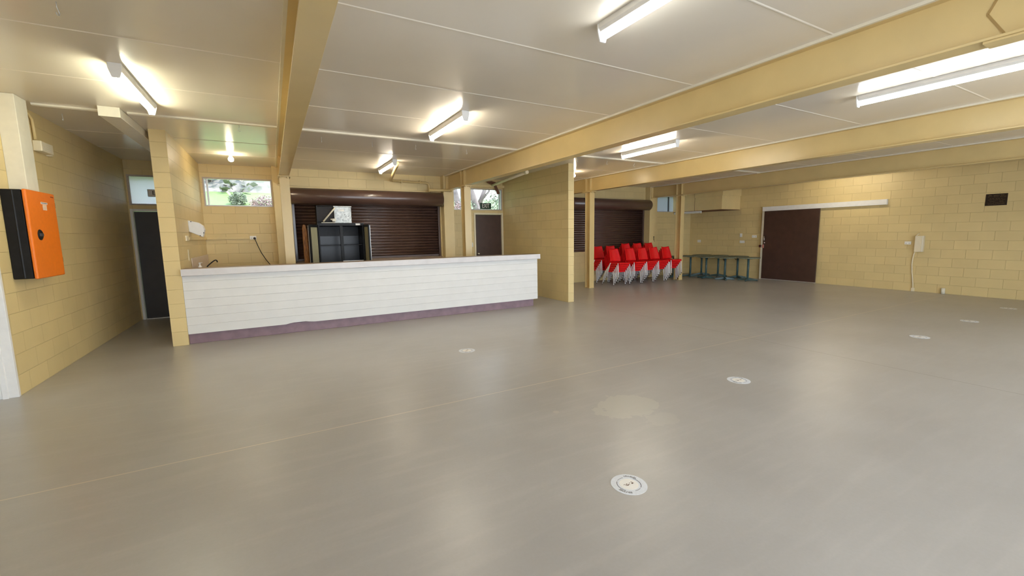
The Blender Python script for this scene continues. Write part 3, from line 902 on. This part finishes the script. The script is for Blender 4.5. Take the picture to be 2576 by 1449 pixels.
MB().prism([(-.06, .02), (.02, .03), (.13, -.19), (.10, -.215), (.05, -.22)], 'Y', -.006, .006).build('strip', M['oldwood'], root)
MB().prism([(-.24, .10), (-.10, .12), (.02, .10), (.03, .07), (-.04, .05), (-.16, .05), (-.22, .07)], 'Y', .02, .03).build('torn_edge', M['oldwood'], root)
tag(MB().box(4.06, 5.56, 10.30, YB-.001, 2.735, 2.80).build('window_head_board', M['creamplain'], None, .004), 'cream timber board above the exit window', 'board')

def hook(x, y, lb):
    root = thing('ceiling_hook', lb, 'hook', (x, y, ZC), random.uniform(0, 3), 'ceiling hooks')
    MB().tube([(0, 0, 0), (0, 0, -.03), (.012, 0, -.045), (.020, 0, -.06), (.012, 0, -.076), (-.004, 0, -.078), (-.014, 0, -.066)], .0035, 6).build('hook_wire', M['alu'], root)
for x, y, lb in ((-1.05, 3.83, 'pale hook in the ceiling above the orange cabinet'), (-2.0, 7.0, 'pale hook below the ceiling strip beside the wall duct'),
                 (-.26, 6.78, 'small hook in the ceiling between the duct box and the first beam'), (.75, 7.02, 'small hook behind the ceiling strip, nearest the first beam'),
                 (1.48, 7.05, 'small hook behind the ceiling strip above the bar fridge'), (2.15, 6.98, 'small hook behind the ceiling strip under the lit batten'),
                 (3.05, 7.0, 'small hook behind the ceiling strip close to the middle beam'), (5.35, 6.88, 'small hook in the bay beside the partition top'),
                 (6.1, 6.86, 'dark hook in the middle of the ceiling strip behind the partition'), (6.85, 6.85, 'dark hook at the end of the ceiling strip by the third beam'),
                 (8.7, 6.9, 'dark hook in the ceiling just past the third beam'), (9.4, 6.9, 'dark hook in the ceiling halfway between the third and last beams')):
    hook(x, y, lb)

# exit signs
root = thing('exit_sign', 'dark green EXIT sign with white letters on the window above the exit door', 'exit sign', (5.03, YB-.0, 2.255))
MB().box(-.16, .16, -.025, .0, -.08, .08).build('sign_panel', M['exit_green'], root, .006)
text('lettering', 'EXIT', .158, M['sign_white'], root, (0, -.026, 0), (PI/2, 0, 0), .001, .68)
root = thing('exit_sign', 'white sign with black letters on the wired window, partly hidden', 'exit sign', (-1.78, YB, 2.37))
MB().box(-.17, .17, -.02, .0, -.068, .068).build('sign_panel', M['sign_white'], root, .003)
b = MB(); b.box(-.17, .17, -.022, -.02, .060, .068); b.box(-.17, .17, -.022, -.02, -.068, -.060); b.box(-.17, -.162, -.022, -.02, -.06, .06); b.box(.162, .17, -.022, -.02, -.06, .06)
b.build('sign_border', plain('grey_sign_border', (.2, .2, .2), .5), root)
text('lettering', 'EXIT', .105, M['sign_black'], root, (0, -.0215, 0), (PI/2, 0, 0), .001, .98)
socket((4.605, YB, 1.24), '-Y', 'cream light switch beside the brown exit door', .07, .115, 'switch', 1)

# ------------------------------------------------------------------ range hood on the right wall
root = thing('range_hood', 'large cream box hood high on the wall beside the small window', 'range hood', (12.75, 9.5, 2.17))
MB().box(-.48, .445, -.96, .02, .0, .42).build('hood_box', M['creamplain'], root, .003)
MB().box(-.48, .445, .04, .895, .0, .42).build('hood_box', M['creamplain'], root, .003)
MB().box(-.465, .445, .02, .04, .0, .76).build('joint_gap', M['oldwood'], root)
MB().box(-.495, .46-.012, -.985, .02, .42, .76).build('upper_casing', M['creamplain'], root, .003)
MB().box(-.495, .46-.012, .04, .895, .42, .76).build('upper_casing', M['creamplain'], root, .003)
MB().box(-.47, .44, -.95, .89, -.012, .0).build('hood_underside', M['oldwood'], root)
root = thing('hood_light', 'unlit white tube light under the edge of the range hood', 'tube light', (12.31, 9.83, 2.125))
MB().box(-.03, .03, -.52, .52, 0, .032).build('housing', M['white'], root, .003)
MB().tube([(0, -.50, -.02), (0, .50, -.02)], .014, 12).build('tube', M['white'], root)
MB().box(-.025, .025, -.535, -.515, -.04, .032).build('lamp_holder', M['white'], root, .003)
MB().box(-.025, .025, .515, .535, -.04, .032).build('lamp_holder', M['white'], root, .003)

# wall fittings on the right wall
for y, z, lb, kd, w, h in ((10.0, 1.155, 'white socket behind the far tables, nearest the back corner', 'socket', .13, .09),
                           (8.46, 1.35, 'upright white switch directly above a double socket', 'switch', .075, .115),
                           (8.41, 1.14, 'white double socket directly below the upright switch', 'socket', .16, .08),
                           (8.02, 1.31, 'white double socket closest to the sliding door', 'socket', .15, .08),
                           (4.29, 1.14, 'white double socket beside the cream box with a cable', 'socket', .12, .072)):
    socket((XR, y, z), '-X', lb, w, h, kd, 2 if kd == 'socket' else 1)
root = thing('phone_box', 'cream wall box with a cable hanging to the floor', 'wall box', (XR, 4.07, .935))
MB().box(-.095, 0, -.08, .075, 0, .375).build('box_body', M['palecream'], root, .012, 3)
MB().box(-.10, -.094, -.08, -.055, .01, .365).build('side_rib', M['duct'], root, .003)
MB().tube([(-.05, .06, .37), (-.05, .05, .40), (-.05, .015, .425)], .010, 8).build('cable_entry', M['palecream'], root)
MB().tube([(-.03, .065, 0), (-.03, .085, -.06), (-.025, .10, -.16), (-.02, .105, -.30), (-.02, .09, -.48), (-.02, .065, -.65), (-.02, .05, -.80), (-.02, .048, -.93)], .012, 10).build('hanging_cable', M['palecream'], root)
b = MB().box(-.035, 0, .015, .075, -.934, -.85); b.build('cable_foot', M['palecream'], root, .004)
tag(MB().tube([(XR-.045, 3.58, 0), (XR-.045, 3.585, .13)], .035, 16).build('pipe_stub', M['duct']), 'short white pipe stub rising from the floor by the wall', 'pipe')
root = thing('plaque', 'dark bronze plaque with worn lettering on the blockwork wall', 'plaque', (XR, 2.94, 2.048))
MB().box(-.012, 0, -.155, .155, -.12, .12).build('mounting_plate', M['plaque'], root, .002)
b = MB(); rnd = random.Random(7)
for z, h, y0, y1 in ((.088, .020, -.125, .125), (.060, .011, -.135, .135), (.020, .013, -.09, .10), (-.004, .009, -.12, .12), (-.036, .011, -.10, -.02), (-.036, .011, .02, .10), (-.060, .010, -.12, .11), (-.083, .010, -.12, .12), (-.102, .007, -.10, .11)):
    y = y0
    while y < y1-.012:
        w = rnd.uniform(.005, .012)
        if rnd.random() > .16:
            b.box(-.0135, -.012, y, y+w*.35, z-h/2, z+h/2)
            if rnd.random() > .4: b.box(-.0135, -.012, y, y+w, z+h/2-h*.25, z+h/2)
            if rnd.random() > .4: b.box(-.0135, -.012, y, y+w, z-h/2, z-h/2+h*.25)
        y += w+.004
b.build('worn_lettering', M['plaque_text'], root)
root = thing('shutter_latch', 'small black latch on the wall pier behind the chairs', 'latch', (11.13, 10.19, 1.28))
MB().box(-.022, .022, -.010, 0, .05, .07).box(-.006, .006, -.012, 0, -.05, .05).build('latch_mount', M['black'], root)
MB().tube([(0, -.012, -.04), (.01, -.012, -.08), (.035, -.012, -.10)], .004, 6).build('latch_hook', M['black'], root)

# ------------------------------------------------------------------ red chairs
def make_chair():
    root = thing('stacking_chair', 'chair', 'chair', (0, 0, 0), 0, 'stacked red chairs')
    # local: faces -Y, origin on the floor below the seat centre
    def seat(u, v):
        x = (u-.5)*.400*(1-.06*v)
        y = -.225+v*.42
        z = .435-.018*math.sin(PI*v)*(1-(2*u-1)**2*.5)
        if v < .12: z -= (.12-v)**2*2.3
        return (x, y, z)
    MB().grid(seat, 10, 12, .012).build('seat', M['red'], root)
    def back(u, v):
        s = 2*u-1
        w = .200*(1-.20*v**2.2)
        top = .815-.020*(1-s*s)
        z = .445+(top-.445)*v
        x = s*w
        y = .195+.105*v-.042*s*s
        return (x, y, z)
    MB().grid(back, 14, 12, -.012).build('backrest', M['red'], root)
    fr = MB()
    fr.box(-.199, -.187, -.200, .175, .378, .426); fr.box(.187, .199, -.200, .175, .378, .426)
    fr.box(-.199, .199, -.222, -.200, .376, .424)
    fr.box(-.187, .187, .165, .175, .395, .428)
    fr.build('seat_skirt', M['red'], root, .004)
    for sx in (-1, 1):
        for path, in (([(sx*.19, -.170, .400), (sx*.215, -.170, .403), (sx*.2175, -.178, .385), (sx*.2185, -.19, .30), (sx*.221, -.215, .012)],),
                      ([(sx*.185, .14, .400), (sx*.215, .14, .403), (sx*.2175, .147, .38), (sx*.218, .185, .28), (sx*.220, .275, .012)],)):
            lg = MB().tube(path, .013, 10).build('leg', M['leg'], root)
            MB().lathe([(.0135, 0), (.0135, .018)], (path[-1][0], path[-1][1], 0), 10).build('foot_glide', M['rubber'], lg)
    return root
ORD = ['lowest', 'second', 'third', 'fourth', 'fifth', 'sixth', 'seventh']
def level(k, n):
    if k == n-1: return 'topmost'
    if k == 0: return 'lowest'
    if k == n-2: return 'second from top'
    return ORD[k]+' from bottom'
stacks = []
FR = [(8.60, 9.30, 5, 'fifth front-row stack from the tables'), (9.20, 9.29, 5, 'fourth front-row stack from the tables'), (9.70, 9.29, 5, 'third front-row stack from the tables'),
      (10.19, 9.29, 5, 'second front-row stack from the tables'), (10.74, 9.30, 5, 'front-row stack beside the tables')]
RR = [(8.62, 10.06, 6, 'fifth wall-side stack from the tables'), (9.12, 10.06, 6, 'fourth wall-side stack from the tables'), (9.70, 10.06, 7, 'third wall-side stack from the tables'),
      (10.20, 10.06, 7, 'second wall-side stack from the tables'), (10.70, 10.06, 7, 'wall-side stack beside the tables')]
proto = make_chair(); first = True
for x, y, n, nm in FR+RR:
    for k in range(n):
        lb = 'red plastic chair, %s, %s' % (level(k, n), nm)
        loc = (x+random.uniform(-.002, .002), y-.048*k, .0575*k)
        rz = random.uniform(-.004, .004)
        if first:
            proto.location = loc; proto.rotation_euler = (0, 0, rz); proto['label'] = lb; first = False
        else:
            dup(proto, loc, rz, lb)

# ------------------------------------------------------------------ round tables
def make_table():
    root = thing('round_table', 'table', 'table', (0, 0, 0), 0, 'round pedestal tables by the right wall')
    R = .315
    MB().lathe([(.02, .668), (R-.02, .668), (R-.004, .674), (R, .684), (R-.004, .694), (R-.016, .6985)], (0, 0, 0), 48).build('table_edge', M['tedge'], root)
    MB().lathe([(R-.018, .690), (R-.018, .700), (.01, .7005)], (0, 0, 0), 48).build('tabletop', M['marble'], root)
    MB().lathe([(.11, .650), (.11, .667), (.03, .668)], (0, 0, 0), 24).build('mounting_plate', M['black'], root)
    MB().lathe([(.030, .05), (.030, .655)], (0, 0, 0), 20).build('pedestal', M['teal'], root)
    for k in range(4):
        a = k*PI/2
        mt = Matrix.Rotation(a, 4, 'Z')
        MB().prism([(.015, .012), (.27, .008), (.275, .030), (.26, .042), (.03, .085), (.015, .085)], 'Y', -.024, .024, mt).build('foot', M['teal'], root, .006)
        MB().lathe([(.016, 0), (.016, .010)], tuple(mt @ Vector((.25, 0, 0))), 10).build('glide', M['rubber'], root)
    MB().tube([(.03, 0, .60), (.10, .02, .575), (.15, .03, .62), (.17, .03, .655)], .008, 8).build('tilt_lever', M['black'], root)
    return root
tp = make_table()
TB = [(12.42, 7.69, .35, 'round green-topped table next to the sliding door'), (12.14, 8.25, .75, 'second round table of the front row from the sliding door'),
      (12.10, 8.88, .2, 'third round table of the front row from the sliding door'), (12.15, 9.51, .6, 'round table of the front row just right of the column'),
      (12.86, 8.31, 1.0, 'round table against the wall below the upright switch'), (12.86, 8.99, .5, 'middle round table of the row against the wall'),
      (12.86, 9.62, .9, 'round table against the wall in the back corner'), (11.55, 9.70, .3, 'round table behind the cream column, mostly hidden')]
for i, (x, y, a, lb) in enumerate(TB):
    if i == 0:
        tp.location = (x, y, 0); tp.rotation_euler = (0, 0, a); tp['label'] = lb
    else:
        dup(tp, (x, y, 0), a, lb)

# ------------------------------------------------------------------ floor stickers
def make_sticker():
    root = thing('floor_sticker', 'sticker', 'floor sticker', (0, 0, 0), 0, 'round floor stickers')
    MB().lathe([(.106, 0), (.106, .0012), (.002, .0014)], (0, 0, 0), 64, smooth=False).build('disc', M['sticker'], root)
    MB().lathe([(.056, .0012), (.056, .0017), (.002, .0018)], (0, 0, 0), 48, smooth=False).build('centre_field', M['sticker_c'], root)
    b = MB(); rnd = random.Random(3)
    def arc(r, a0, a1, w, n=24):
        for i in range(n):
            t0, t1 = a0+(a1-a0)*i/n, a0+(a1-a0)*(i+1)/n
            b.prism([((r-w)*math.cos(t0), (r-w)*math.sin(t0)), ((r+w)*math.cos(t0), (r+w)*math.sin(t0)), ((r+w)*math.cos(t1), (r+w)*math.sin(t1)), ((r-w)*math.cos(t1), (r-w)*math.sin(t1))], 'Z', .0014, .0019)
    arc(.070, math.radians(150), math.radians(235), .0016); arc(.070, math.radians(-35), math.radians(50), .0016)
    arc(.070, math.radians(100), math.radians(140), .0008); arc(.070, math.radians(-80), math.radians(-45), .0008)
    def glyphs(r, a0, a1, n, h):
        for i in range(n):
            a = a0+(a1-a0)*(i+.5)/n
            mt = Matrix.Rotation(a-PI/2, 4, 'Z') @ Matrix.Translation((0, r, 0))
            b.box(-.0035, -.0018, -h, h, .0014, .0019, mt)
            if rnd.random() > .3: b.box(-.0018, .003, h*.55, h, .0014, .0019, mt)
            if rnd.random() > .3: b.box(.0016, .0032, -h, h*.5, .0014, .0019, mt)
            if rnd.random() > .5: b.box(-.0018, .003, -h, -h*.55, .0014, .0019, mt)
    glyphs(.084, math.radians(92), math.radians(38), 8, .007)
    glyphs(.084, math.radians(208), math.radians(262), 8, .007)
    b.build('printed_ring', M['ink'], root)
    c = MB()
    for cx, cy, an, k in ((-.018, -.008, .5, 5), (.016, .012, .5, 5)):
        for i in range(k):
            mt = Matrix.Translation((cx+rnd.uniform(-.014, .014), cy+rnd.uniform(-.010, .010), 0)) @ Matrix.Rotation(an+rnd.uniform(-.7, .7), 4, 'Z')
            c.box(-rnd.uniform(.003, .009), rnd.uniform(.003, .009), -.0022, .0022, .0017, .0022, mt)
    c.build('printed_motif', M['inkb'], root)
    return root
st = make_sticker()
SK = [(1.75, 1.745, -.40, 'large-looking round white floor sticker standing before all the others'), (3.99, 2.507, -.55, 'round floor sticker beside the worn pale patch, second in the long row'),
      (2.112, 5.02, .35, 'round floor sticker on its own in front of the bar'), (7.69, 2.277, -.5, 'round floor sticker third along the row towards the plaque'),
      (9.63, 2.277, -.5, 'round floor sticker fourth along the row towards the plaque'), (11.70, 2.289, -.5, 'round floor sticker at the end of the row, below the plaque')]
for i, (x, y, a, lb) in enumerate(SK):
    if i == 0:
        st.location = (x, y, .0003); st.rotation_euler = (0, 0, a); st['label'] = lb
    else:
        dup(st, (x, y, .0003), a, lb)

# ------------------------------------------------------------------ outdoors, seen through the back windows
def hgt(x, y):
    if y < 13: return -.1
    if y < 26: return -.1+(y-13)/13*3.95
    return 3.85
mb = MB()
mb.grid(lambda u, v: (-30+u*80, 10.6+v*30.8, hgt(0, 10.6+v*30.8)), 8, 48)
tag(mb.build('lawn', M['lawn']), 'sunlit green lawn rising behind the building', 'lawn', None, 'structure')
rh = random.Random(5)
mb = MB()
mb.grid(lambda u, v: (-32+u*40.5, 26+v*14+(0 if v in (0, 1) else rh.uniform(-.3, .3)), 3.84+v*13+(0 if v == 0 else rh.uniform(-.35, .35))), 60, 22)
tag(mb.build('hill', M['hill']), 'dry scrubby hillside above the lawn', 'hill', None, 'structure')
def leaves(mb, c, rx, ry, rz, n, size, rnd):
    for _ in range(n):
        while True:
            p = Vector((rnd.uniform(-1, 1), rnd.uniform(-1, 1), rnd.uniform(-1, 1)))
            if .25 < p.length < 1: break
        p = Vector((c[0]+p.x*rx, c[1]+p.y*ry, c[2]+p.z*rz))
        d = Vector((rnd.uniform(-1, 1), rnd.uniform(-1, 1), rnd.uniform(-.6, 1))).normalized()
        s = d.cross(Vector((rnd.uniform(-1, 1), rnd.uniform(-1, 1), rnd.uniform(-1, 1)))).normalized()
        L = size*rnd.uniform(.6, 1.3); w = L*.28
        a = [p, p+d*L*.5+s*w, p+d*L, p+d*L*.5-s*w]
        mb.bm.faces.new([mb.bm.verts.new(v) for v in a])
mb = MB(); rnd = random.Random(8)
for _ in range(150):
    x = rnd.uniform(-10, 6); v = rnd.uniform(0, .75)
    leaves(mb, (x, 25.9+v*14, 4.0+v*13), .8, .5, .5, 34, .42, rnd)
tag(mb.build('undergrowth', M['scrub']), 'tangled scrub covering the hillside', 'undergrowth', None, 'stuff')
def shrub(x, y, z, rx, rz, n, size, m, lb, seed):
    root = thing('shrub', lb, 'shrub', (x, y, z))
    r2 = random.Random(seed)
    b = MB(); leaves(b, (0, 0, rz), rx, rx*.8, rz, n, size, r2); b.build('foliage', m, root)
    MB().tube([(0, 0, -.3), (.03, 0, rz*.6), (-.05, .05, rz*1.2)], [.05, .035, .015], 8).build('stem', M['bark'], root)
shrub(-1.2, 23.4, 3.0, .36, .30, 1100, .09, M['leaf'], 'green bush on the lawn outside the sink window', 1)
shrub(-.12, 21.5, 2.5, .62, .40, 1400, .09, M['redleaf'], 'reddish plant outside the sink window beside the green bush', 2)
shrub(5.9, 14.6, 1.15, .50, .78, 1900, .075, M['redleaf'], 'reddish plant outside the narrow pane beside the column', 3)
shrub(6.75, 15.4, .8, .60, 1.0, 2400, .075, M['leaf'], 'low grey-green bush outside the exit window', 4)
shrub(8.05, 15.6, 1.0, .62, 1.2, 2800, .075, M['leaf'], 'tall leafy bush outside the exit window beside the torn board', 5)
def tree(name_lb, pts_list, crown, seed):
    root = thing('tree', name_lb, 'tree', pts_list[0][0][0])
    o = Vector(pts_list[0][0][0])
    for path, rad in pts_list:
        MB().tube([Vector(p)-o for p in path], rad, 10).build('trunk', M['bark'], root)
    r2 = random.Random(seed)
    b = MB()
    for c, r, n in crown:
        leaves(b, Vector(c)-o, r, r, r*.8, n, .34, r2)
    b.build('crown', M['leaf'], root)
tree('grey tree with one leaning trunk outside the exit window', [([(7.9, 19, 1.5), (7.75, 19, 3.0), (7.35, 19, 4.6), (7.1, 19, 6.5)], [.17, .15, .12, .08])], [((6.2, 19.5, 7.2), 1.1, 350)], 21)
tree('forked grey tree behind the middle of the exit window', [([(8.85, 19, 1.5), (8.75, 19, 2.75), (8.35, 19, 3.8), (8.05, 19, 5.5)], [.2, .18, .15, .1]),
      ([(8.78, 19, 2.75), (9.15, 19, 3.6), (9.55, 19, 5.2)], [.12, .10, .06]), ([(8.95, 19, 3.1), (9.4, 19, 3.6), (9.8, 19, 5.0)], [.05, .05, .03])], [((9.2, 19.5, 7.4), 1.4, 400)], 22)
tag(MB().box(8.55, 8.62, 20.5, 20.57, 1.9, 6).build('post', M['bark']), 'thin pole among the trees outside the exit window', 'pole')
root = thing('house', 'white and pale blue house far beyond the trees', 'house', (11.0, 27.5, 4.36))
MB().box(-1.6, -.25, 0, 4, -.5, 5).build('house_wall', M['bldwhite'], root)
MB().box(-.25, .75, -.05, 4, -.5, 5).build('house_wall', M['bldblue'], root)
MB().box(-1.7, .7, -.08, 0, 2.05, 2.17).build('string_course', M['bldwhite'], root)
tag(MB().box(-14, 30, -14, YR-.2, -.16, -.02).build('apron', M['apron']), 'concrete apron outside the open front of the hall', 'apron', None, 'structure')

struct('blocker', MB().box(-2.5, 13.4, -4.4, YR-.2, 2.74, 2.84), M['trim'], 'added unseen roof outside the open front of the hall', 'blocker')  # unseen slab added to cut sky light on the near floor

# ------------------------------------------------------------------ light and camera
w = bpy.data.worlds.new('sky'); S.world = w; w.use_nodes = True
nt = w.node_tree; nt.nodes.clear()
out = nt.nodes.new('ShaderNodeOutputWorld'); bg = nt.nodes.new('ShaderNodeBackground')
tc = nt.nodes.new('ShaderNodeTexCoord'); sp = nt.nodes.new('ShaderNodeSeparateXYZ')
nt.links.new(tc.outputs['Generated'], sp.inputs[0])
rr = nt.nodes.new('ShaderNodeValToRGB')
rr.color_ramp.elements[0].position = 0.0; rr.color_ramp.elements[0].color = (.82, .91, 1.0, 1)
rr.color_ramp.elements[1].position = .9; rr.color_ramp.elements[1].color = (.62, .76, 1.0, 1)
nt.links.new(sp.outputs['Z'], rr.inputs[0])
nt.links.new(rr.outputs[0], bg.inputs[0]); bg.inputs[1].default_value = 3.6
nt.links.new(bg.outputs[0], out.inputs[0])
sun = bpy.data.lights.new('sun', 'SUN'); sun.energy = 5.0; sun.angle = .01; sun.color = (1, .95, .86)
so = bpy.data.objects.new('sun', sun); COL.objects.link(so)
so.rotation_euler = Vector((-.45, .10, -1)).to_track_quat('-Z', 'Y').to_euler()

cam = bpy.data.cameras.new('camera'); co = bpy.data.objects.new('camera', cam); COL.objects.link(co)
cam.sensor_fit = 'HORIZONTAL'; cam.sensor_width = 36.0; cam.lens = 1072.41/2576*36.0
cam.clip_start = .05; cam.clip_end = 300
yaw, pitch, roll = .50883, -.12456, -.01641
f = Vector((math.sin(yaw)*math.cos(pitch), math.cos(yaw)*math.cos(pitch), math.sin(pitch)))
r = Vector((math.cos(yaw), -math.sin(yaw), 0)); u = r.cross(f)
r2 = r*math.cos(roll)+u*math.sin(roll); u2 = -r*math.sin(roll)+u*math.cos(roll)
co.matrix_world = Matrix(((r2.x, u2.x, -f.x, 0), (r2.y, u2.y, -f.y, 0), (r2.z, u2.z, -f.z, 1.49), (0, 0, 0, 1)))
S.camera = co

S.view_settings.view_transform = 'Standard'
S.view_settings.look = 'None'
S.view_settings.exposure = 1.15
S.view_settings.gamma = 1.0
S.view_settings.use_curve_mapping = False
S.cycles.use_denoising = True
S.cycles.max_bounces = 12
S.cycles.diffuse_bounces = 6
S.cycles.transparent_max_bounces = 12
S.cycles.sample_clamp_indirect = 8
